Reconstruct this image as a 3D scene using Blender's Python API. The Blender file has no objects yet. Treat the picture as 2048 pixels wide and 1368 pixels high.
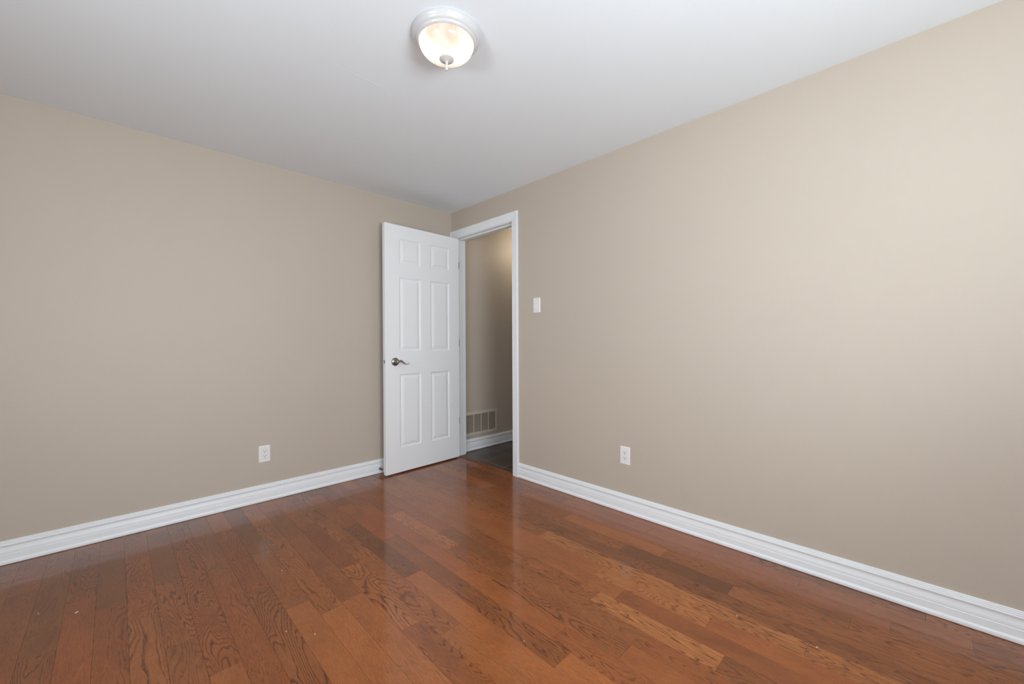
import bpy, bmesh, math, random
from mathutils import Vector, Matrix

sc = bpy.context.scene
PI = math.pi

# ------------------------------------------------------------------ room figures (metres)
H = 2.3035          # ceiling height
XR = 2.295          # inner face of the right wall
YL = 3.160          # inner face of the left wall
XS = -1.10          # wall behind, left of the camera
YB = -0.95          # wall behind, right of the camera
EYE = 1.081

# ------------------------------------------------------------------ camera
yaw, pit, rol = 0.7956, -0.0066, -0.0045
F = Vector((math.cos(yaw)*math.cos(pit), math.sin(yaw)*math.cos(pit), math.sin(pit)))
R = Vector((math.sin(yaw), -math.cos(yaw), 0))
U = R.cross(F)
R2 = R*math.cos(rol) + U*math.sin(rol)
U2 = U*math.cos(rol) - R*math.sin(rol)
cd = bpy.data.cameras.new('camera')
cd.sensor_width = 36.0
cd.lens = 809.918*36/2048
cd.shift_y = 4.67/2048
cd.clip_start = 0.02
cam = bpy.data.objects.new('camera', cd)
sc.collection.objects.link(cam)
m = Matrix.Identity(4)
for i in range(3):
    m[i][0] = R2[i]; m[i][1] = U2[i]; m[i][2] = -F[i]; m[i][3] = (0, 0, EYE)[i]
cam.matrix_world = m
sc.camera = cam

# ------------------------------------------------------------------ view, sky, added fill lights
sc.view_settings.view_transform = 'Standard'
sc.view_settings.look = 'None'
sc.view_settings.gamma = 1.0
sc.view_settings.use_curve_mapping = False
sc.view_settings.exposure = 0.32
w = bpy.data.worlds.new('sky'); sc.world = w; w.use_nodes = True
bg = w.node_tree.nodes['Background']
bg.inputs[0].default_value = (0.80, 0.88, 1.0, 1); bg.inputs[1].default_value = 1.2
sc.cycles.max_bounces = 12
sc.cycles.diffuse_bounces = 8
sc.cycles.use_denoising = True
sc.cycles.sample_clamp_indirect = 6.0

def area_light(name, loc, direction, sx, sy, power, color, spread=180):
    d = bpy.data.lights.new(name, 'AREA'); d.shape = 'RECTANGLE'; d.size = sx; d.size_y = sy
    d.energy = power; d.color = color; d.spread = math.radians(spread)
    o = bpy.data.objects.new(name, d); sc.collection.objects.link(o)
    o.location = loc; o.rotation_euler = Vector(direction).to_track_quat('-Z', 'Z').to_euler()
    return o
# openings of the added, unseen windows: (x0, x1, z0, z1) in the back wall, (y0, y1, z0, z1) in the side wall
WB = (0.05, 1.00, 0.88, 1.52)
WS = (0.40, 1.40, 0.90, 1.50)
FILL_TINT = (0.93, 1.0, 1.045)
def window_fill(name, axis, win, straight, upward):
    """added fill at an unseen window: one level panel plus strips tilted upward"""
    o0, o1, z0, z1 = win; c = (o0+o1)/2; up = math.radians(45)
    at = (lambda u, z, r: (u, YB+r, z)) if axis == 'y' else (lambda u, z, r: (XS+r, u, z))
    dr = (lambda t: (0, math.cos(t), math.sin(t))) if axis == 'y' else (lambda t: (math.cos(t), 0, math.sin(t)))
    if straight: area_light(name, at(c, (z0+z1)/2, -0.02), dr(0), o1-o0-0.02, z1-z0-0.02, straight, FILL_TINT)
    if upward:
        for k in range(3): area_light(name+'_up', at(c, z0+(k+0.5)*(z1-z0)/3, 0.075), dr(up), o1-o0, 0.18, upward/3, FILL_TINT)
window_fill('added_fill_back', 'y', WB, 13.0, 33.0)  # lamps added to fill the room from behind the camera
window_fill('added_fill_side', 'x', WS, 32.0, 0)
pl = bpy.data.lights.new('hall_ceiling_lamp', 'POINT'); pl.energy = 2.7; pl.color = (1.0, 0.86, 0.66); pl.shadow_soft_size = 0.08
plo = bpy.data.objects.new('hall_ceiling_lamp', pl); sc.collection.objects.link(plo); plo.location = (3.20, 2.86, 2.08)

# ------------------------------------------------------------------ materials
def lin(c):
    return tuple(((v/255)/12.92 if v/255 <= 0.04045 else (((v/255)+0.055)/1.055)**2.4) for v in c) + (1,)
def new_mat(name):
    mt = bpy.data.materials.new(name); mt.use_nodes = True
    nt = mt.node_tree; b = nt.nodes['Principled BSDF']
    return mt, nt, b
def N(nt, typ, **kw):
    n = nt.nodes.new(typ)
    for k, v in kw.items():
        setattr(n, k, v)
    return n
def paint(name, rgb, rough=0.6, bump=0.02, scale=350, spec=0.5, metallic=0, var=0.02):
    mt, nt, b = new_mat(name)
    tc = N(nt, 'ShaderNodeTexCoord')
    n = N(nt, 'ShaderNodeTexNoise'); n.inputs['Scale'].default_value = scale; n.inputs['Detail'].default_value = 3
    nt.links.new(tc.outputs['Object'], n.inputs['Vector'])
    n2 = N(nt, 'ShaderNodeTexNoise'); n2.inputs['Scale'].default_value = 2.2; n2.inputs['Detail'].default_value = 4
    nt.links.new(tc.outputs['Object'], n2.inputs['Vector'])
    mx = N(nt, 'ShaderNodeMix', data_type='RGBA'); c = lin(rgb)
    mx.inputs['A'].default_value = tuple(x*(1-var) for x in c[:3])+(1,)
    mx.inputs['B'].default_value = tuple(min(1, x*(1+var)) for x in c[:3])+(1,)
    nt.links.new(n2.outputs['Fac'], mx.inputs['Factor'])
    nt.links.new(mx.outputs['Result'], b.inputs['Base Color'])
    b.inputs['Roughness'].default_value = rough
    b.inputs['Specular IOR Level'].default_value = spec
    b.inputs['Metallic'].default_value = metallic
    if bump:
        bp = N(nt, 'ShaderNodeBump'); bp.inputs['Strength'].default_value = bump; bp.inputs['Distance'].default_value = 0.002
        nt.links.new(n.outputs['Fac'], bp.inputs['Height']); nt.links.new(bp.outputs['Normal'], b.inputs['Normal'])
    return mt
M = {}
M['wall'] = paint('beige_wall_paint', (193, 182.5, 170), 0.5, 0.06, 260, 0.35)
M['ceiling'] = paint('white_ceiling_paint', (231, 238, 244), 0.85, 0.05, 200, 0.2)
M['trim'] = paint('white_trim_paint', (238, 242, 246), 0.35, 0.02, 120, 0.45, var=0.01)
M['door'] = paint('white_door_paint', (242, 246, 250), 0.42, 0.02, 200, 0.4, var=0.01)
M['plastic'] = paint('white_plastic', (236, 237, 238), 0.3, 0, 100, 0.5, var=0.005)
M['slot'] = paint('dark_slot', (45, 42, 42), 0.6, 0, 100, 0.3)
M['nickel'] = paint('satin_nickel', (150, 147, 144), 0.28, 0, 100, 0.5, metallic=1)
M['brass'] = paint('worn_latch_metal', (215, 210, 204), 0.3, 0, 100, 0.5, metallic=1)
M['grille'] = paint('beige_metal_grille', (210, 199, 184), 0.45, 0, 100, 0.4)
M['duct'] = paint('dark_duct', (66, 57, 50), 0.8, 0, 100, 0.2)
M['rubber'] = paint('white_rubber', (220, 220, 215), 0.6, 0, 100, 0.3)
M['lampbase'] = paint('white_enamel', (200, 200, 202), 0.25, 0, 100, 0.5, var=0.005)
M['grey_knob'] = paint('grey_enamel', (200, 198, 196), 0.25, 0, 100, 0.5)
M['strip'] = paint('threshold_wood', (112, 66, 44), 0.35, 0.05, 60, 0.5, var=0.15)
M['chip'] = paint('pale_paint_chip', (230, 222, 208), 0.7, 0, 100, 0.3)
M['dark'] = paint('dark_gap', (40, 30, 25), 0.9, 0, 100, 0.1)

def glass_pane():
    mt, nt, b = new_mat('window_glass')
    tr = N(nt, 'ShaderNodeBsdfTransparent'); gl = N(nt, 'ShaderNodeBsdfGlossy'); gl.inputs['Roughness'].default_value = 0.02
    mx = N(nt, 'ShaderNodeMixShader'); mx.inputs[0].default_value = 0.06
    nt.links.new(tr.outputs[0], mx.inputs[1]); nt.links.new(gl.outputs[0], mx.inputs[2])
    nt.links.new(mx.outputs[0], nt.nodes['Material Output'].inputs['Surface'])
    return mt
M['glass'] = glass_pane()

def lamp_glass():                                     # veined alabaster glass: passes and scatters the light of the bulbs inside
    mt, nt, b = new_mat('alabaster_glass'); L = nt.links.new
    tc = N(nt, 'ShaderNodeTexCoord')
    mp = N(nt, 'ShaderNodeMapping'); mp.inputs['Scale'].default_value = (9, 9, 3)
    L(tc.outputs['Object'], mp.inputs['Vector'])
    n = N(nt, 'ShaderNodeTexNoise'); n.inputs['Scale'].default_value = 1.0; n.inputs['Detail'].default_value = 3
    n.inputs['Distortion'].default_value = 0.6
    L(mp.outputs[0], n.inputs['Vector'])
    cr = N(nt, 'ShaderNodeValToRGB')
    cr.color_ramp.elements[0].position = 0.34; cr.color_ramp.elements[0].color = (0.80, 0.60, 0.46, 1)
    cr.color_ramp.elements[1].position = 0.58; cr.color_ramp.elements[1].color = (0.96, 0.92, 0.86, 1)
    L(n.outputs['Fac'], cr.inputs[0])
    tl = N(nt, 'ShaderNodeBsdfTranslucent'); L(cr.outputs[0], tl.inputs['Color'])
    tr = N(nt, 'ShaderNodeBsdfTransparent'); L(cr.outputs[0], tr.inputs['Color'])
    gl = N(nt, 'ShaderNodeBsdfGlossy'); gl.inputs['Roughness'].default_value = 0.2
    m1 = N(nt, 'ShaderNodeMixShader'); m1.inputs[0].default_value = 0.0; L(tl.outputs[0], m1.inputs[1]); L(tr.outputs[0], m1.inputs[2])
    m2 = N(nt, 'ShaderNodeMixShader'); m2.inputs[0].default_value = 0.05; L(m1.outputs[0], m2.inputs[1]); L(gl.outputs[0], m2.inputs[2])
    L(m2.outputs[0], nt.nodes['Material Output'].inputs['Surface'])
    return mt
M['alabaster'] = lamp_glass()

def wood_floor():
    mt, nt, b = new_mat('oak_floor')
    L = nt.links.new
    geo = N(nt, 'ShaderNodeNewGeometry')
    tone = N(nt, 'ShaderNodeAttribute', attribute_name='tone')        # x tone, y figure, z hue
    offs = N(nt, 'ShaderNodeAttribute', attribute_name='shift')
    # stretched plank coordinates with a per-plank shift
    add = N(nt, 'ShaderNodeVectorMath', operation='ADD'); L(geo.outputs['Position'], add.inputs[0]); L(offs.outputs['Vector'], add.inputs[1])
    def mapped(sx, sy, sz=1.0):
        mp = N(nt, 'ShaderNodeMapping'); mp.inputs['Scale'].default_value = (sx, sy, sz); L(add.outputs[0], mp.inputs['Vector']); return mp
    def noise(vec, sc_, det, rough=0.5, dist=0.0):
        n = N(nt, 'ShaderNodeTexNoise'); n.inputs['Scale'].default_value = sc_; n.inputs['Detail'].default_value = det
        n.inputs['Roughness'].default_value = rough; n.inputs['Distortion'].default_value = dist
        L(vec, n.inputs['Vector']); return n
    def math_(op, a, b_=None, c=None, clamp=False):
        n = N(nt, 'ShaderNodeMath', operation=op); n.use_clamp = clamp
        for i, v in enumerate((a, b_, c)):
            if v is None: continue
            if isinstance(v, (int, float)): n.inputs[i].default_value = v
            else: L(v, n.inputs[i])
        return n.outputs[0]
    def ramp(fac, pts):
        r = N(nt, 'ShaderNodeValToRGB'); e = r.color_ramp.elements
        while len(e) < len(pts): e.new(0.5)
        for k, (p, c) in enumerate(pts):
            e[k].position = p; e[k].color = c if len(c) == 4 else (c[0], c[1], c[2], 1)
        L(fac, r.inputs[0]); return r.outputs[0]
    def mix(fac, a, b_, mode='MIX'):
        n = N(nt, 'ShaderNodeMix', data_type='RGBA', blend_type=mode)
        if isinstance(fac, (int, float)): n.inputs['Factor'].default_value = fac
        else: L(fac, n.inputs['Factor'])
        for s, v in (('A', a), ('B', b_)):
            if isinstance(v, tuple): n.inputs[s].default_value = v
            else: L(v, n.inputs[s])
        return n.outputs['Result']
    sep = N(nt, 'ShaderNodeSeparateXYZ'); L(tone.outputs['Vector'], sep.inputs[0])
    g1 = noise(mapped(7.5, 1.0).outputs[0], 1.0, 2.0, 0.45, 0.5)           # growth-ring field
    g2 = noise(mapped(55, 12).outputs[0], 1.0, 2.0)                          # raggedness of the rings
    fld = math_('MULTIPLY_ADD', g2.outputs['Fac'], 0.035, g1.outputs['Fac'])
    ringn = math_('MULTIPLY', fld, math_('MULTIPLY_ADD', sep.outputs['Z'], 38.0, 28.0))      # ring spacing differs from plank to plank
    fr = math_('FRACT', ringn)
    line = ramp(fr, [(0.0, (1, 1, 1)), (0.10, (0.75, 0.75, 0.75)), (0.34, (0.1, 0.1, 0.1)), (0.55, (0, 0, 0)), (0.93, (0.12, 0.12, 0.12)), (1.0, (1, 1, 1))])
    pores = noise(mapped(420, 32).outputs[0], 1.0, 2.0, 0.6)
    pr = ramp(pores.outputs['Fac'], [(0.40, (0, 0, 0)), (0.62, (1, 1, 1))])
    fine = noise(mapped(900, 260).outputs[0], 1.0, 1.0, 0.5)
    blot = noise(mapped(9, 4).outputs[0], 1.0, 3.0, 0.55, 0.3)
    blt = ramp(blot.outputs['Fac'], [(0.42, (0, 0, 0)), (0.72, (1, 1, 1))])
    # plank base colour from tone, shifted to red by the hue value
    base = ramp(sep.outputs['X'], [(0.0, lin((104, 62, 31))), (0.35, lin((140, 84, 43))), (0.65, lin((167, 103, 54))), (1.0, lin((198, 136, 79)))])
    base = mix(sep.outputs['Z'], base, mix(1.0, base, lin((252, 226, 214)), 'MULTIPLY'))
    lm = math_('MULTIPLY', line, sep.outputs['Y'])
    lp = math_('MULTIPLY_ADD', pr, 0.45, 0.62)
    lm = math_('MULTIPLY', lm, lp, clamp=True)
    dark = mix(1.0, base, lin((152, 124, 98)), 'MULTIPLY')
    c = mix(lm, base, dark)
    c = mix(math_('MULTIPLY', blt, 0.38), c, mix(1.0, c, lin((184, 170, 158)), 'MULTIPLY'))
    c = mix(math_('MULTIPLY', pr, 0.34), c, mix(1.0, c, lin((186, 176, 168)), 'MULTIPLY'))
    c = mix(0.26, c, mix(1.0, c, ramp(fine.outputs['Fac'], [(0.35, (0.35, 0.35, 0.35)), (0.65, (1.6, 1.6, 1.6))]), 'MULTIPLY'))
    L(c, b.inputs['Base Color'])
    b.inputs['Roughness'].default_value = 0.42
    b.inputs['Specular IOR Level'].default_value = 0.18
    b.inputs['Coat Weight'].default_value = 0.72
    b.inputs['Coat Roughness'].default_value = 0.13
    b.inputs['Coat IOR'].default_value = 1.5
    sm = noise(mapped(5, 5).outputs[0], 1.0, 2.0)
    L(math_('MULTIPLY_ADD', sm.outputs['Fac'], 0.09, 0.065), b.inputs['Coat Roughness'])
    hgt = math_('ADD', math_('MULTIPLY', lm, -0.5), math_('MULTIPLY', pr, -0.25))
    bp = N(nt, 'ShaderNodeBump'); bp.inputs['Strength'].default_value = 0.12; bp.inputs['Distance'].default_value = 0.0006
    L(hgt, bp.inputs['Height']); L(bp.outputs['Normal'], b.inputs['Normal'])
    wv = noise(mapped(16, 7).outputs[0], 1.0, 1.0)
    bp2 = N(nt, 'ShaderNodeBump'); bp2.inputs['Strength'].default_value = 0.10; bp2.inputs['Distance'].default_value = 0.004
    L(wv.outputs['Fac'], bp2.inputs['Height']); L(bp2.outputs['Normal'], b.inputs['Coat Normal'])
    return mt
M['oak'] = wood_floor()

def tile_floor():
    mt, nt, b = new_mat('slate_tile'); L = nt.links.new
    geo = N(nt, 'ShaderNodeNewGeometry')
    n = N(nt, 'ShaderNodeTexNoise'); n.inputs['Scale'].default_value = 6; n.inputs['Detail'].default_value = 6
    L(geo.outputs['Position'], n.inputs['Vector'])
    r = N(nt, 'ShaderNodeValToRGB'); r.color_ramp.elements[0].position = 0.35; r.color_ramp.elements[0].color = lin((62, 48, 42))
    r.color_ramp.elements[1].position = 0.68; r.color_ramp.elements[1].color = lin((92, 76, 68))
    L(n.outputs['Fac'], r.inputs[0]); L(r.outputs[0], b.inputs['Base Color'])
    b.inputs['Roughness'].default_value = 0.35
    bp = N(nt, 'ShaderNodeBump'); bp.inputs['Strength'].default_value = 0.3; bp.inputs['Distance'].default_value = 0.003
    L(n.outputs['Fac'], bp.inputs['Height']); L(bp.outputs['Normal'], b.inputs['Normal'])
    return mt
M['tile'] = tile_floor()
M['grout'] = paint('grey_grout', (176, 166, 156), 0.9, 0.05, 300, 0.2)

# ------------------------------------------------------------------ mesh helpers
def obj(name, bm, mat, parent=None, smooth=False, bevel=0, recalc=True):
    if recalc: bmesh.ops.recalc_face_normals(bm, faces=bm.faces)
    me = bpy.data.meshes.new(name); bm.to_mesh(me); bm.free()
    for mt in (mat if isinstance(mat, (list, tuple)) else [mat]): me.materials.append(mt)
    o = bpy.data.objects.new(name, me); sc.collection.objects.link(o)
    if parent: o.parent = parent
    if smooth:
        for p in me.polygons: p.use_smooth = True
        me.set_sharp_from_angle(angle=math.radians(40))
    if bevel:
        b = o.modifiers.new('bevel', 'BEVEL'); b.width = bevel; b.segments = 2; b.limit_method = 'ANGLE'; b.angle_limit = math.radians(40)
    return o
def struct(name, bm, mat, **kw):
    o = obj(name, bm, mat, **kw); o['kind'] = 'structure'; return o
def tag(o, label, cat, group=None):
    o['label'] = label; o['category'] = cat
    if group: o['group'] = group
    return o
def thing(name, label, cat, mat4, group=None):
    o = bpy.data.objects.new(name, None); o.empty_display_size = 0.05; sc.collection.objects.link(o); o.matrix_world = mat4
    return tag(o, label, cat, group)
def box(bm, x0, x1, y0, y1, z0, z1, mi=0):
    v = [bm.verts.new((x, y, z)) for x in (x0, x1) for y in (y0, y1) for z in (z0, z1)]
    for f in ((0, 1, 3, 2), (4, 6, 7, 5), (0, 4, 5, 1), (2, 3, 7, 6), (0, 2, 6, 4), (1, 5, 7, 3)):
        bm.faces.new([v[i] for i in f]).material_index = mi
def prism(bm, pts, vec):
    """closed outline (3-D points) pushed along vec"""
    a = [bm.verts.new(p) for p in pts]; b = [bm.verts.new(Vector(p)+Vector(vec)) for p in pts]
    n = len(pts); bm.faces.new(a); bm.faces.new(b[::-1])
    for i in range(n): bm.faces.new((a[i], b[i], b[(i+1) % n], a[(i+1) % n]))
def sweep(bm, rings):
    """rings of equal length joined, ends capped"""
    vs = [[bm.verts.new(p) for p in r] for r in rings]; n = len(vs[0])
    for a, b in zip(vs, vs[1:]):
        for i in range(n): bm.faces.new((a[i], a[(i+1) % n], b[(i+1) % n], b[i]))
    bm.faces.new(vs[0][::-1]); bm.faces.new(vs[-1])
def lathe(bm, prof, seg=64, mi=0, axis='z'):
    """prof: (radius, height) list; closes at radius 0"""
    def P(r, a, z):
        c, s = r*math.cos(a), r*math.sin(a)
        return (c, s, z) if axis == 'z' else (c, z, s)
    rows = []
    for r, z in prof:
        rows.append([bm.verts.new(P(0, 0, z))] if r < 1e-6 else [bm.verts.new(P(r, 2*PI*k/seg, z)) for k in range(seg)])
    for a, b in zip(rows, rows[1:]):
        for k in range(seg):
            q = (k+1) % seg
            if len(a) == 1 and len(b) == 1: continue
            if len(a) == 1: f = (a[0], b[k], b[q])
            elif len(b) == 1: f = (a[k], b[0], a[q])
            else: f = (a[k], b[k], b[q], a[q])
            bm.faces.new(f).material_index = mi
def tube(bm, path, radii, seg=12, flat=None):
    """round (or flattened) tube through path; flat = (scale along up) list"""
    rings = []
    n = len(path)
    for i, p in enumerate(path):
        p = Vector(p); t = (Vector(path[min(i+1, n-1)])-Vector(path[max(i-1, 0)])).normalized()
        up = Vector((0, 1, 0)) if abs(t.y) < 0.9 else Vector((0, 0, 1))
        s = t.cross(up).normalized(); u = s.cross(t).normalized()
        r = radii[i]; ru, rs = r if isinstance(r, tuple) else (r, r)
        rings.append([p+u*ru*math.cos(2*PI*k/seg)+s*rs*math.sin(2*PI*k/seg) for k in range(seg)])
    sweep(bm, rings)

# ------------------------------------------------------------------ walls, ceiling
T = 0.115
BULB = 0.12
def wall_with_window(name, axis, face, a0, a1, wx):
    """wall of thickness T behind face, with one rectangular window hole; axis 'y' = plane y=face"""
    bm = bmesh.new(); o0, o1, z0, z1 = wx
    def b(u0, u1, z0_, z1_):
        if axis == 'y': box(bm, u0, u1, face-T, face, z0_, z1_)
        else: box(bm, face-T, face, u0, u1, z0_, z1_)
    b(a0, o0, 0, H); b(o1, a1, 0, H); b(o0, o1, 0, z0); b(o0, o1, z1, H)
    bmesh.ops.remove_doubles(bm, verts=bm.verts, dist=1e-5)
    return struct(name, bm, M['wall'])
bm = bmesh.new(); box(bm, XS, XR, YL, YL+T, 0, H); struct('wall_left', bm, M['wall'])
D0, D1, DH = 2.339, 3.100, 2.050                      # door opening between jamb faces, and its height
JT = 0.018
bm = bmesh.new()
out = [(YB, 0), (D0-JT, 0), (D0-JT, DH+JT), (D1+JT, DH+JT), (D1+JT, 0), (YL, 0), (YL, H), (YB, H)]
prism(bm, [(XR, y, z) for y, z in out], (T, 0, 0)); struct('wall_right', bm, M['wall'])
wall_with_window('wall_back', 'y', YB, XS, XR+T, WB)
wall_with_window('wall_side', 'x', XS, YB-T, YL+T, WS)
bm = bmesh.new(); box(bm, XS-T, XR+T, YB-T, YL+T, H, H+0.1); struct('ceiling', bm, M['ceiling'])

# faint drywall tape ridge on the ceiling
pa, pb = Vector((0.658, 1.820, H)), Vector((0.965, 1.825, H)); dd = (pb-pa).normalized(); nn = Vector((-dd.y, dd.x, 0))*0.0025
bm = bmesh.new(); prism(bm, [pa-nn, pa-Vector((0, 0, 0.00045)), pa+nn], pb-pa)
obj('tape_seam', bm, M['ceiling'], bpy.data.objects['ceiling'])

# hall beyond the doorway
HX0, HX1, HY0 = XR+T, 3.45, 1.20
HYL = YL+0.002
bm = bmesh.new(); box(bm, HX0, HX1+T, HYL, HYL+T, -0.01, H); struct('wall_hall_left', bm, M['wall'])
bm = bmesh.new(); box(bm, HX1, HX1+T, HY0-T, HYL, -0.01, H); struct('wall_hall_far', bm, M['wall'])
bm = bmesh.new(); box(bm, HX0, HX1, HY0-T, HY0, -0.01, H); struct('wall_hall_end', bm, M['wall'])
bm = bmesh.new(); box(bm, HX0, HX1+T, HY0-T, HYL+T, H, H+0.1); struct('ceiling_hall', bm, M['ceiling'])

# windows (unseen behind the camera, added to light the room)
def window(name, axis, face, wx):
    root = bpy.data.objects.new(name, None); sc.collection.objects.link(root); root['kind'] = 'structure'
    o0, o1, z0, z1 = wx
    def b(bm, u0, u1, z0_, z1_, d0, d1):
        if axis == 'y': box(bm, u0, u1, face-d1, face-d0, z0_, z1_)
        else: box(bm, face-d1, face-d0, u0, u1, z0_, z1_)
    bm = bmesh.new()
    fw = 0.045; mid = (o0+o1)/2
    b(bm, o0, o0+fw, z0, z1, 0.05, 0.10); b(bm, o1-fw, o1, z0, z1, 0.05, 0.10)
    b(bm, o0+fw, o1-fw, z0, z0+fw, 0.05, 0.10); b(bm, o0+fw, o1-fw, z1-fw, z1, 0.05, 0.10)
    b(bm, mid-0.02, mid+0.02, z0+fw, z1-fw, 0.05, 0.10)
    obj('window_frame', bm, M['trim'], root, bevel=0.003)
    bm = bmesh.new(); b(bm, o0+fw, mid-0.02, z0+fw, z1-fw, 0.072, 0.076); obj('window_pane', bm, M['glass'], root)
    bm = bmesh.new(); b(bm, mid+0.02, o1-fw, z0+fw, z1-fw, 0.072, 0.076); obj('window_pane', bm, M['glass'], root)
    bm = bmesh.new(); b(bm, o0-0.05, o1+0.05, z0-0.02, z0, -0.03, 0.05); obj('window_sill', bm, M['trim'], root, bevel=0.004)
    bm = bmesh.new()
    b(bm, o0-0.065, o0, z0, z1+0.065, -0.014, -0.0005); b(bm, o1, o1+0.065, z0, z1+0.065, -0.014, -0.0005); b(bm, o0, o1, z1, z1+0.065, -0.014, -0.0005)
    obj('window_casing', bm, M['trim'], root, bevel=0.003)
window('added_window_1', 'y', YB, WB)
window('added_window_2', 'x', XS, WS)

# ------------------------------------------------------------------ oak plank floor: every plank a bevelled slab of one mesh
random.seed(11)
PW, PX0 = 0.0913, 0.026
FX1 = 2.304
joints = {-4: [2.73, 1.9], -3: [2.15], -2: [2.49, 1.35], -1: [2.34, 1.3], 0: [2.16, 1.2], 1: [2.40, 1.88, 1.1], 2: [2.95, 1.62], 3: [2.35, 1.25],
 4: [2.02, 0.95], 5: [2.40, 1.81, 0.9], 6: [2.75, 1.68, 0.8], 7: [2.92, 1.70, 0.85], 8: [2.56, 1.95, 1.37, 0.6], 9: [2.7, 1.25, 0.5], 10: [3.01, 2.37, 1.67, 0.6],
 11: [2.07, 1.47, 0.86], 12: [2.6, 1.55, 0.95], 13: [2.94, 2.34, 1.74, 0.73], 14: [2.70, 1.93, 1.41, 0.70], 15: [2.55, 1.81, 0.98, 0.48],
 16: [2.85, 1.70, 0.91], 17: [2.2, 1.08, 0.58], 18: [2.71, 1.51, 0.29], 19: [2.5, 1.75, 0.48], 20: [2.38, 1.11, 0.59], 21: [1.55, 0.93, 0.2],
 22: [2.0, 0.80, 0.09], 23: [1.71, 1.10, 0.39, -0.12], 24: [2.2, 1.4, 0.60]}
# (row, y within the plank): tone 0..1, figure 0..1, redness 0..1
look = {(-4, 2.9): (.45, .5, .6), (-4, 2.4): (.40, .3, .4), (-3, 2.6): (.28, .4, .2), (-2, 2.8): (.35, .8, .3), (-2, 2.0): (.48, .3, .9), (-1, 2.7): (.22, .15, .2), (-1, 2.0): (.42, .7, .7),
 (0, 2.6): (.52, .8, .7), (0, 1.7): (.50, .9, .2), (1, 2.7): (.25, .2, .2), (1, 2.1): (.50, .9, .5), (1, 1.5): (.36, .6, .2), (2, 2.2): (.46, 1.0, .6),
 (3, 2.8): (.36, .4, .3), (3, 2.0): (.44, .6, .7), (4, 2.5): (.42, .7, .8), (4, 1.6): (.40, 1.0, .3), (5, 2.7): (.22, .3, .2), (5, 2.1): (.46, .4, .3), (5, 1.4): (.60, .15, .4),
 (6, 2.3): (.45, .8, .4), (6, 1.3): (.58, .2, .4), (7, 2.5): (.30, .35, .4), (7, 1.3): (.55, .3, .4), (8, 2.8): (.42, .4, .5), (8, 2.2): (.25, .35, .8), (8, 1.6): (.60, 1.0, .3), (8, 1.0): (.38, .8, .4),
 (9, 2.2): (.46, .7, .4), (9, 1.9): (.46, .8, .4), (10, 2.7): (.42, .3, .9), (10, 2.0): (.12, .8, .3), (10, 1.2): (.62, .15, .5), (11, 2.5): (.50, .3, .9), (11, 1.7): (.27, .3, .4), (11, 1.1): (.34, .9, .3), (11, .5): (.70, .2, .4),
 (12, 2.0): (.52, .1, .8), (12, 1.2): (.60, .2, .6), (13, 2.0): (.80, .7, .6), (13, 2.6): (.44, .3, .7), (13, 1.2): (.48, 1.0, .3), (14, 1.8): (.22, .2, .1), (14, 1.6): (.22, .3, .1), (14, 1.0): (.42, .4, .2), (14, 2.3): (.46, .3, .6),
 (15, 1.4): (.50, .8, .4), (15, .7): (.88, 1.0, .3), (15, .2): (.30, .7, .2), (16, 1.3): (.58, .3, .4), (17, 1.6): (.60, .1, .6), (17, .8): (.82, .8, .4), (17, .3): (.66, .2, .7),
 (18, 2.1): (.55, .8, .3), (18, .9): (.84, 1.0, .3), (18, 0): (.74, 1.0, .1), (19, 1.1): (.30, .9, .2), (19, .2): (.36, .7, .2), (20, 1.7): (.44, .6, .3), (20, .8): (.10, .4, .3), (20, .3): (.55, .5, .2),
 (21, 1.2): (.70, .2, .4), (21, .5): (.46, .8, .2), (22, 1.4): (.50, .3, .6), (22, .4): (.52, .4, .6), (23, 1.4): (.52, .3, .7), (23, .7): (.54, .3, .8), (24, 1.0): (.54, .2, .9)}
bm = bmesh.new(); tones = []; shifts = []
def plank(x0, x1, y0, y1, tv, sv):
    e = 0.00045; d = 0.0004
    x0 += 0.0002; x1 -= 0.0002; y0 += 0.0002; y1 -= 0.0002
    top = [bm.verts.new(p) for p in ((x0+e, y0+e, 0), (x1-e, y0+e, 0), (x1-e, y1-e, 0), (x0+e, y1-e, 0))]
    low = [bm.verts.new(p) for p in ((x0, y0, -d), (x1, y0, -d), (x1, y1, -d), (x0, y1, -d))]
    bot = [bm.verts.new(p) for p in ((x0, y0, -0.012), (x1, y0, -0.012), (x1, y1, -0.012), (x0, y1, -0.012))]
    fs = [bm.faces.new(top)]
    for i in range(4):
        j = (i+1) % 4
        fs.append(bm.faces.new((top[j], top[i], low[i], low[j])))
        fs.append(bm.faces.new((low[j], low[i], bot[i], bot[j])))
    for f in fs: tones.append(tv); shifts.append(sv)
k = math.floor((XS-PX0)/PW)
while PX0+k*PW < FX1:
    x0, x1 = max(XS, PX0+k*PW), min(FX1, PX0+(k+1)*PW)
    ys = sorted(joints.get(k, []))
    if not ys: ys = [random.uniform(1.6, 2.9)]
    while ys[0] > YB+0.3: ys.insert(0, ys[0]-random.uniform(0.35, 1.0))
    while ys[-1] < YL-0.55: ys.append(ys[-1]+random.uniform(0.4, 0.9))
    ys = [YB] + [y for y in ys if YB+0.08 < y < YL-0.05] + [YL]
    for a, b_ in zip(ys, ys[1:]):
        tv = None
        for (r_, yy), v in look.items():
            if r_ == k and a <= yy < b_: tv = v
        if tv is None: tv = (random.uniform(.32, .60), random.choice((.2, .4, .7, 1.0)), random.uniform(.1, .8))
        sv = (random.uniform(-9, 9), random.uniform(-9, 9), random.uniform(-9, 9))
        tv = (0.46+(tv[0]-0.46)*0.78-(0.10 if k < 6 else 0.0), tv[1]*1.12, tv[2])  # left rows lowered further: shade put into the plank tone
        plank(x0, x1, a, b_, tv, sv)
    k += 1
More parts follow.
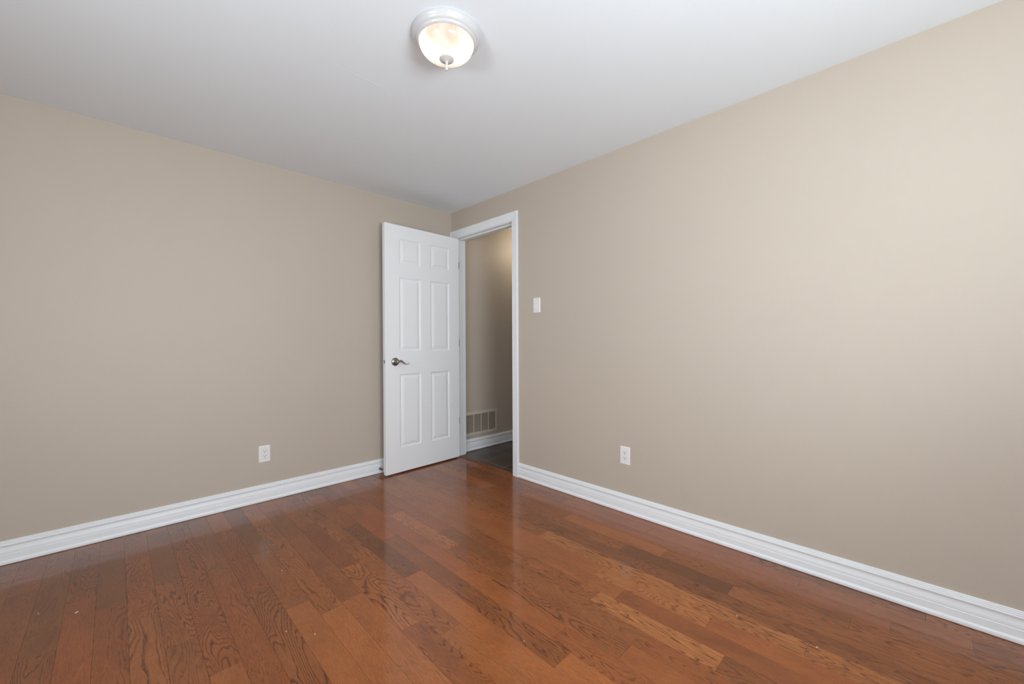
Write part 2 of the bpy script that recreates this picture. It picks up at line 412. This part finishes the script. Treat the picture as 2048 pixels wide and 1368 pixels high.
nf = len(tones)
box(bm, XS, FX1, YB, YL, -0.05, -0.0121, 1)
for _ in range(6): tones.append((0, 0, 0)); shifts.append((0, 0, 0))
me = bpy.data.meshes.new('floor'); bm.to_mesh(me); bm.free(); me.materials.append(M['oak']); me.materials.append(M['dark'])
for nm, dat in (('tone', tones), ('shift', shifts)):
    at = me.attributes.new(nm, 'FLOAT_VECTOR', 'FACE')
    at.data.foreach_set('vector', [c for v in dat for c in v])
fl = bpy.data.objects.new('floor', me); sc.collection.objects.link(fl); fl['kind'] = 'structure'

# hall tiles
bm = bmesh.new(); TS = 0.305; g = 0.0030
x = 2.390-TS
while x < HX1:
    y = 3.155-6*TS-0.61
    while y < HYL:
        a0, a1 = max(x+g, 2.322), min(x+TS-g, HX1); c0, c1 = max(y+g, HY0), min(y+TS-g, HYL)
        if a0 < HX0:                                                   # tiles reaching into the doorway
            c0_, c1_ = max(c0, D0), min(c1, D1)
            if c1_-c0_ > 0.01: box(bm, a0, min(a1, HX0), c0_, c1_, -0.009, -0.002)
            a0 = HX0
        if a1-a0 > 0.005 and c1-c0 > 0.005: box(bm, a0, a1, c0, c1, -0.009, -0.002)
        y += TS
    x += TS
box(bm, 2.322, HX0, D0, D1, -0.05, -0.0035, 1); box(bm, HX0, HX1, HY0, HYL, -0.05, -0.0035, 1)
struct('floor_hall', bm, [M['tile'], M['grout']])
bm = bmesh.new()
prism(bm, [(2.303, D0, -0.004), (2.303, D0, 0.003), (2.307, D0, 0.006), (2.323, D0, 0.006), (2.327, D0, 0.003), (2.327, D0, -0.004)], (0, D1-D0, 0))
struct('trim_2', bm, M['strip'])

# ------------------------------------------------------------------ baseboards
BB = [(0, .002), (.0165, .002), (.0172, .006), (.0172, .0125), (.0165, .0155), (.0125, .0205), (.0118, .0225),
      (.0118, .044), (.0112, .0452), (.0128, .0464), (.0134, .0478), (.0128, .0496), (.0112, .0508), (.0116, .056), (.0108, .064), (.0088, .072), (.0074, .079), (.0072, .0845),
      (.0082, .0885), (.0100, .0905), (.0126, .0915), (.0128, .0955), (.0106, .0975), (.0108, .1015), (.0086, .1035), (.0088, .1075), (.0066, .1095), (.0064, .1135), (.0040, .1155), (0, .1155)]
def baseboard(name, axis, face, sgn, a0, a1):
    bm = bmesh.new()
    if axis == 'y': pts = [(a0, face+sgn*t, z) for t, z in BB]; v = (a1-a0, 0, 0)
    else: pts = [(face+sgn*t, a0, z) for t, z in BB]; v = (0, a1-a0, 0)
    prism(bm, pts, v)
    return struct(name, bm, M['trim'])
baseboard('baseboard_left', 'y', YL, -1, XS+0.018, XR-0.018)
baseboard('baseboard_right', 'x', XR, -1, YB+0.018, 2.2655)
baseboard('baseboard_back', 'y', YB, 1, XS+0.018, XR)
baseboard('baseboard_side', 'x', XS, 1, YB, YL)
baseboard('baseboard_hall', 'y', HYL, -1, HX0+0.012, HX1)

# ------------------------------------------------------------------ door casing, jamb
CW = 0.066
CP = [(0, 0), (0, .0065), (.002, .0085), (.006, .0092), (.020, .0108), (.036, .0112), (.0385, .0100), (.0410, .0100), (.0425, .0135), (.047, .0160), (.0635, .0165), (.066, .0145), (.066, 0)]
def casing(bm, face, sgn, w_left):
    yi0, yi1, zi = D0-0.006, D1+0.006, DH+0.006
    def ring(kind):
        r = []
        for wv, t in CP:
            x = face+sgn*(t+0.0002)
            wl = min(wv, w_left)
            if kind == 'rb': r.append((x, yi0-wv, 0.0))
            if kind == 'rt': r.append((x, yi0-wv, zi+wv))
            if kind == 'lt': r.append((x, yi1+wl, zi+wv))
            if kind == 'lb': r.append((x, yi1+wl, 0.0))
        return r
    sweep(bm, [ring('rb'), ring('rt'), ring('lt'), ring('lb')])
bm = bmesh.new(); casing(bm, XR, -1, YL-D1-0.0065)
bmesh.ops.remove_doubles(bm, verts=bm.verts, dist=1e-6); bmesh.ops.dissolve_degenerate(bm, dist=1e-6, edges=bm.edges)
struct('trim_1', bm, M['trim'])
bm = bmesh.new(); casing(bm, HX0, 1, YL-D1-0.0065)
bmesh.ops.remove_doubles(bm, verts=bm.verts, dist=1e-6); bmesh.ops.dissolve_degenerate(bm, dist=1e-6, edges=bm.edges)
struct('trim_3', bm, M['trim'])
door_frame = bpy.data.objects.new('door_2', None); sc.collection.objects.link(door_frame); door_frame['kind'] = 'structure'; door_frame.location = (XR, D0, 0)
bpy.context.view_layer.update()
def local(o, parent):
    o.parent = parent; o.matrix_parent_inverse = parent.matrix_world.inverted(); return o
bm = bmesh.new(); j = JT-0.0006
box(bm, XR, HX0, D0-j, D0, 0.0, DH); box(bm, XR, HX0, D1, D1+j, 0.0, DH); box(bm, XR, HX0, D0-j, D1+j, DH, DH+j)
local(obj('jamb', bm, M['trim'], bevel=0.001), door_frame)
bm = bmesh.new(); s0, s1, st = XR+0.040, XR+0.074, 0.0105
box(bm, s0, s1, D0, D0+st, 0.001, DH-st); box(bm, s0, s1, D1-st, D1, 0.001, DH-st); box(bm, s0, s1, D0, D1, DH-st, DH)
local(obj('stop_strip', bm, M['trim'], bevel=0.002), door_frame)
for z in (1.806, 1.069, 0.336):
    bm = bmesh.new(); box(bm, XR+0.002, XR+0.0385, D1-0.0022, D1+0.0002, z-0.0315, z+0.0315)
    local(obj('hinge_plate', bm, M['nickel']), door_frame)
bm = bmesh.new(); box(bm, XR+0.006, XR+0.034, D0-0.0002, D0+0.0016, 0.925-0.029, 0.925+0.029); box(bm, XR-0.003, XR+0.006, D0-0.0002, D0+0.0016, 0.925-0.012, 0.925+0.012)
local(obj('strike_plate', bm, M['nickel'], bevel=0.0006), door_frame)

# ------------------------------------------------------------------ door leaf, hinged on the jamb by the corner
LW, LT, LZ0, LZ1 = 0.751, 0.0345, 0.012, 2.039
hin = Vector((2.289, 3.0435, 0)); fre = Vector((1.5385, 3.0165, 0))
ux = (hin-fre).normalized()                               # u: free edge -> hinge edge
leaf = bpy.data.objects.new('door_1', None); sc.collection.objects.link(leaf); leaf['kind'] = 'structure'
ang = math.atan2(ux.y, ux.x)
leaf.matrix_world = Matrix.Translation(fre) @ Matrix.Rotation(ang, 4, 'Z')   # local x = u, local y = into the leaf, face at y=0
panels_u = [(0.129, 0.336), (0.436, 0.640)]
panels_z = [(0.212, 0.818), (1.006, 1.616), (1.724, 1.932)]
def leaf_face(bm, y, s):
    """one moulded face; s=+1 pushes recesses towards +y"""
    us = [0.0] + [c for p in panels_u for c in p] + [LW]; zs = [LZ0] + [c for p in panels_z for c in p] + [LZ1]
    vd = {}
    def V(u, z, d=0):
        k_ = (round(u, 5), round(z, 5), round(d, 5))
        if k_ not in vd: vd[k_] = bm.verts.new((u, y+s*d, z))
        return vd[k_]
    for i in range(len(us)-1):
        for j_ in range(len(zs)-1):
            u0, u1, z0, z1 = us[i], us[i+1], zs[j_], zs[j_+1]
            if i % 2 == 1 and j_ % 2 == 1:
                prof = [(0, 0), (.0025, .0016), (.004, .0016), (.0085, .0060), (.0125, .0072), (.017, .0072), (.019, .0062), (.036, .0022), (.038, .0014)]
                pr = None
                for ins, d in prof:
                    cur = [V(u0+ins, z0+ins, d), V(u1-ins, z0+ins, d), V(u1-ins, z1-ins, d), V(u0+ins, z1-ins, d)]
                    if pr:
                        for q in range(4): bm.faces.new((pr[q], pr[(q+1) % 4], cur[(q+1) % 4], cur[q]))
                    pr = cur
                bm.faces.new(pr)
            else:
                bm.faces.new((V(u0, z0), V(u1, z0), V(u1, z1), V(u0, z1)))
bm = bmesh.new(); leaf_face(bm, 0.0, 1); leaf_face(bm, LT, -1)
per = []
bm.edges.ensure_lookup_table()
bd = [e for e in bm.edges if len(e.link_faces) == 1]
# close the four edges between the two faces, following the grid divisions
def side(pa):
    for (p, q) in zip(pa, pa[1:]):
        f = [find(p, 0.0), find(q, 0.0), find(q, LT), find(p, LT)]
        bm.faces.new(f)
lut = {}
for v in bm.verts: lut[(round(v.co.x, 4), round(v.co.y, 4), round(v.co.z, 4))] = v
def find(p, y): return lut[(round(p[0], 4), round(y, 4), round(p[1], 4))]
us = [0.0] + [c for p in panels_u for c in p] + [LW]; zs = [LZ0] + [c for p in panels_z for c in p] + [LZ1]
side([(u, LZ0) for u in us]); side([(u, LZ1) for u in us]); side([(0.0, z) for z in zs]); side([(LW, z) for z in zs])
obj('leaf', bm, M['door'], leaf, bevel=0)

# lever handles on both faces
def lever(parent, side_):
    root = bpy.data.objects.new('door_handle', None); sc.collection.objects.link(root); root.parent = parent
    s = -1 if side_ < 0 else 1
    root.location = (0.087, 0.0 if s < 0 else LT, 0.922)
    bm = bmesh.new(); lathe(bm, [(0, 0), (.0330, 0), (.0332, .003), (.0315, .0060), (.0270, .0085), (.0185, .0115), (.0135, .0165), (.0115, .022), (.0110, .040), (.0125, .046), (.0120, .052), (.008, .0555), (0, .0565)], 48, axis='y')
    for v in bm.verts: v.co.y *= s
    obj('rosette', bm, M['nickel'], root, smooth=True)
    pts = [(.000, .047, .000), (.006, .048, .003), (.016, .050, .0065), (.026, .051, .0065), (.036, .0515, .001), (.046, .0515, -.008), (.056, .0515, -.0155), (.068, .051, -.0205), (.080, .050, -.0225), (.092, .0485, -.0215), (.103, .0465, -.0180), (.108, .0455, -.0165)]
    rad = [(.008, .0085), (.0085, .0100), (.0085, .0095), (.0085, .0085), (.0085, .0070), (.0088, .0055), (.0090, .0045), (.0092, .0036), (.0090, .0030), (.0082, .0026), (.0060, .0022), (.0025, .0014)]
    bm = bmesh.new(); tube(bm, [(x, s*y, z) for x, y, z in pts], rad, 16)
    lo = obj('lever', bm, M['nickel'], root, smooth=True)
    return root
lever(leaf, -1); lever(leaf, 1)
bm = bmesh.new(); prism(bm, [(-0.0008, LT/2+.0125*math.cos(a*PI/12), 0.924+.0135*math.sin(a*PI/12)) for a in range(24)], (0.0012, 0, 0))
obj('latch_plate', bm, M['slot'], leaf)
bm = bmesh.new(); prism(bm, [(-0.001, LT/2-.007, 0.916), (-0.001, LT/2+.007, 0.916), (-0.005, LT/2+.007, 0.916), (-0.0125, LT/2-.004, 0.916), (-0.0125, LT/2-.007, 0.916)], (0, 0, 0.016))
obj('latch_bolt', bm, M['brass'], leaf, bevel=0.0006)
for z in (1.806, 1.069, 0.336):
    bm = bmesh.new(); lathe(bm, [(0, -0.047), (.0035, -0.0465), (.0045, -0.0445), (.0062, -0.0445), (.0062, 0.0445), (.0045, 0.0445), (.0035, .0465), (0, .047)], 20)
    for v in bm.verts: v.co += Vector((LW+0.0005, LT+0.0085, z))
    box(bm, LW-0.001, LW+0.0012, 0.006, LT+0.006, z-0.0445, z+0.0445)
    obj('hinge', bm, M['nickel'], leaf, smooth=False)

# ------------------------------------------------------------------ spring door stop on the left baseboard
t = thing('door_stop', 'small metal spring door stop sticking out of the left baseboard behind the door edge', 'door stop', Matrix.Translation((1.553, YL-0.0120, 0.0385)))
bm = bmesh.new(); lathe(bm, [(0, 0), (.011, 0), (.011, -.003), (.007, -.008), (.0055, -.011), (0, -.011)], 24, axis='y'); obj('base', bm, M['nickel'], t, smooth=True)
bm = bmesh.new(); path = []; n = 150
for i in range(n+1):
    a = 2*PI*11*i/n; path.append((.0052*math.cos(a), -.009-.056*i/n, .0052*math.sin(a)))
rings = []
for i, p in enumerate(path):
    p = Vector(p); tdir = (Vector(path[min(i+1, n)])-Vector(path[max(i-1, 0)])).normalized(); rr = Vector((p.x, 0, p.z)).normalized(); u_ = tdir.cross(rr).normalized()
    rings.append([p+rr*.0013*math.cos(k*PI/3)+u_*.0013*math.sin(k*PI/3) for k in range(6)])
sweep(bm, rings); obj('spring', bm, M['nickel'], t, smooth=True)
bm = bmesh.new(); lathe(bm, [(0, -.062), (.0070, -.063), (.0080, -.067), (.0078, -.076), (.0055, -.080), (0, -.081)], 24, axis='y'); obj('rubber_tip', bm, M['rubber'], t, smooth=True)

# ------------------------------------------------------------------ outlets and switch
def plate_mesh(w_, h_, hole_w, hole_h, th=0.0055):
    """bevelled cover plate with a rectangular hole; local x right, y out of wall, z up"""
    bm = bmesh.new()
    def rr(w2, h2, y, c=0.004):
        return [(-w2+c, y, -h2), (w2-c, y, -h2), (w2, y, -h2+c), (w2, y, h2-c), (w2-c, y, h2), (-w2+c, y, h2), (-w2, y, h2-c), (-w2, y, -h2+c)]
    rings = [rr(w_/2, h_/2, 0.0002), rr(w_/2, h_/2, .0018), rr(w_/2-.0025, h_/2-.0025, th-.0008), rr(w_/2-.006, h_/2-.006, th), rr(hole_w/2, hole_h/2, th, .001), rr(hole_w/2, hole_h/2, .0022, .001)]
    vs = [[bm.verts.new(p) for p in r] for r in rings]
    for a, b in zip(vs, vs[1:]):
        for i in range(8): bm.faces.new((a[i], a[(i+1) % 8], b[(i+1) % 8], b[i]))
    bm.faces.new(vs[0]); bm.faces.new(vs[-1])
    return bm
def screw(parent, z):
    bm = bmesh.new(); lathe(bm, [(.0030, .0050), (.0030, .0060), (.0022, .0066), (0, .0067)], 16, axis='y')
    box(bm, -.0024, .0024, .0062, .0069, -.0004, .0004, 1)
    for v in bm.verts: v.co.z += z
    return obj('screw', bm, [M['plastic'], M['slot']], parent)
def outlet(label, mat4):
    t = thing('electrical_outlet', label, 'outlet', mat4, 'wall outlets')
    obj('cover_plate', plate_mesh(.0700, .1140, .0338, .0672), M['plastic'], t)
    bm = bmesh.new(); box(bm, -.0163, .0163, .0024, .0068, -.0330, .0330)
    rec = obj('receptacle', bm, M['plastic'], t, bevel=0.0008)
    for z in (.0185, -.0150):
        bm = bmesh.new()
        box(bm, -.0078, -.0054, .0066, .00705, z-.0005, z+.0075); box(bm, .0054, .0074, .0066, .00705, z+.0005, z+.0070)
        lathe(bm, [(.0027, .0066), (.0027, .00705), (0, .00705)], 16, axis='y')
        for v in bm.verts[-33:] if False else []: pass
        bm.verts.ensure_lookup_table()
        for v in bm.verts[16:]: v.co.z += z-.0065
        obj('socket_slots', bm, M['slot'], rec)
    bm = bmesh.new(); box(bm, -.006, .006, .0067, .0074, -.0015, .0048) ; 
    obj('test_button', bm, M['plastic'], rec, bevel=0.0003)
    screw(t, .0485); screw(t, -.0485)
    return t
def frame_mat(origin, right, out_):
    m_ = Matrix.Identity(4); up = Vector((0, 0, 1))
    for i in range(3): m_[i][0] = right[i]; m_[i][1] = out_[i]; m_[i][2] = up[i]; m_[i][3] = origin[i]
    return m_
# local x must satisfy x × out = up to stay right-handed
mL = frame_mat((0.7235, YL, 0.3225), Vector((-1, 0, 0)), Vector((0, -1, 0)))
mR = frame_mat((XR, 1.326, 0.3585), Vector((0, 1, 0)), Vector((-1, 0, 0)))
mS = frame_mat((XR, 2.0700, 1.3570), Vector((0, 1, 0)), Vector((-1, 0, 0)))
outlet('white wall outlet on the left wall, left of the open door', mL)
outlet('white wall outlet low on the right wall above the baseboard', mR)
t = thing('light_switch', 'white rocker light switch on the right wall beside the door casing', 'light switch', mS)
obj('cover_plate', plate_mesh(.0700, .1140, .0338, .0672), M['plastic'], t)
bm = bmesh.new()
prism(bm, [(-.0160, .0022, -.0325), (-.0160, .0100, -.0325), (-.0160, .0060, .0060), (-.0160, .0058, .0325), (-.0160, .0022, .0325)], (.0320, 0, 0))
obj('rocker', bm, M['plastic'], t, bevel=0.0007)
screw(t, .0485); screw(t, -.0485)

# ------------------------------------------------------------------ return-air grille on the hall wall
GX0, GX1, GZ0, GZ1 = 2.430, 2.872, 0.146, 0.381
t = thing('return_air_grille', 'beige metal return air grille low on the hall wall seen through the doorway', 'air vent', frame_mat((2.651, HYL, 0.1465), Vector((-1, 0, 0)), Vector((0, -1, 0))))
hw, hh = (GX1-GX0)/2, GZ1-GZ0
bm = bmesh.new(); fwd = 0.028
def gbar(x0, x1, z0, z1, y0, y1): box(bm, x0, x1, y0, y1, z0, z1)
gbar(-hw, hw, 0, fwd, .0003, .007); gbar(-hw, hw, hh-fwd, hh, .0003, .007); gbar(-hw, -hw+fwd, fwd, hh-fwd, .0003, .007); gbar(hw-fwd, hw, fwd, hh-fwd, .0003, .007)
nb = 4; iw = 2*hw-2*fwd
for i in range(1, nb):
    xx = -hw+fwd+iw*i/nb; gbar(xx-.0035, xx+.0035, fwd, hh-fwd, .002, .0072)
obj('grille_frame', bm, M['grille'], t, bevel=0.0012)
for i in range(nb):
    bm = bmesh.new(); xa, xb = -hw+fwd+iw*i/nb, -hw+fwd+iw*(i+1)/nb
    nl = 26
    for q in range(nl):
        z = fwd+(hh-2*fwd)*(q+.5)/nl
        prism(bm, [(xa, .0012, z-.0012), (xa, .0058, z-.0034), (xa, .0064, z-.0028), (xa, .0020, z-.0004)], (xb-xa, 0, 0))
    obj('louvre_panel', bm, M['grille'], t)
bm = bmesh.new(); box(bm, -hw+fwd, hw-fwd, .0002, .0010, fwd, hh-fwd); obj('duct_backing', bm, M['duct'], t)
for sx in (-1, 1):
    bm = bmesh.new(); lathe(bm, [(.0042, .0068), (.0040, .0084), (.0020, .0094), (0, .0096)], 16, axis='y')
    for v in bm.verts: v.co += Vector((sx*(hw-.009), 0, hh*.50))
    obj('screw', bm, M['nickel'], t, smooth=True)

# ------------------------------------------------------------------ flush ceiling light
t = thing('ceiling_light', 'round flush ceiling light with white rim and glowing glass bowl', 'ceiling light', Matrix.Translation((0.951, 1.335, H)))
bm = bmesh.new()
lathe(bm, [(0, -.0005), (.1325, -.0005), (.1345, -.004), (.1345, -.010), (.1330, -.0135), (.1310, -.0150), (.1300, -.0185), (.1275, -.0235), (.1230, -.0275), (.1195, -.0290), (.1190, -.0320), (.1150, -.0365), (.1105, -.0385), (.1085, -.0385), (.1080, -.030), (0, -.030)], 96)
obj('rim', bm, M['lampbase'], t, smooth=True)
bm = bmesh.new()
gp = []
for i in range(25):
    a = i/24*PI/2
    gp.append((.1075*math.cos(a)**0.85 if i < 24 else 0, -.036-.060*math.sin(a)))
lathe(bm, [(.1075, -.031)]+gp, 96)
obj('glass_bowl', bm, M['alabaster'], t, smooth=True)
bm = bmesh.new(); lathe(bm, [(0, -.0965), (.0270, -.0945), (.0292, -.0970), (.0285, -.0998), (.0230, -.1035), (.0130, -.1060), (.0070, -.1085), (.0052, -.1150), (.0050, -.1190), (.0064, -.1215), (.0076, -.1255), (.0072, -.1305), (.0050, -.1345), (.0048, -.1365), (.0062, -.1385), (.0056, -.1420), (0, -.1442)], 40)
obj('finial', bm, M['grey_knob'], t, smooth=True)

for dx, dy in ((-0.045, 0.035), (0.045, -0.035)):                 # two bulbs inside the bowl
    bl = bpy.data.lights.new('lamp_bulb', 'POINT'); bl.energy = BULB; bl.color = (1.0, 0.97, 0.92); bl.shadow_soft_size = 0.022
    bo = bpy.data.objects.new('lamp_bulb', bl); sc.collection.objects.link(bo); bo.location = (0.951+dx, 1.335+dy, H-0.066)

# ------------------------------------------------------------------ crumbs on the floor
def crumb(x, y, s, seed, label):
    random.seed(seed); bm = bmesh.new()
    pts = [(-s, 0), (-.4*s, .5*s), (.5*s, .55*s), (s, .1*s), (.4*s, -.2*s), (-.4*s, -.25*s)]
    prism(bm, [(px_+random.uniform(-.1, .1)*s, py_, 0.0004) for px_, py_ in pts], (0, 0, 0.0016))
    o = obj('paint_chip', bm, M['chip'])
    o.location = (x, y, 0); o.rotation_euler = (0, 0, random.uniform(0, PI))
    return tag(o, label, 'debris', 'pale crumbs on the wood floor')
GEN = 'tiny pale crumb lying on the wood floor'
for i, (x, y, s, lb) in enumerate([(-0.119, 2.386, .0060, 'curled pale shaving on the wood floor, largest of the crumbs below the left wall'),
        (-0.227, 2.481, .0040, 'pale crumb on the floor, between the largest shaving and the left baseboard'),
        (0.556, 2.134, .0028, GEN), (0.449, 1.672, .0030, GEN), (1.045, 1.010, .0025, GEN), (1.735, 0.515, .0030, GEN), (1.756, 0.265, .0028, GEN), (0.52, 1.58, .0025, GEN)]):
    crumb(x, y, s, 40+i, lb)
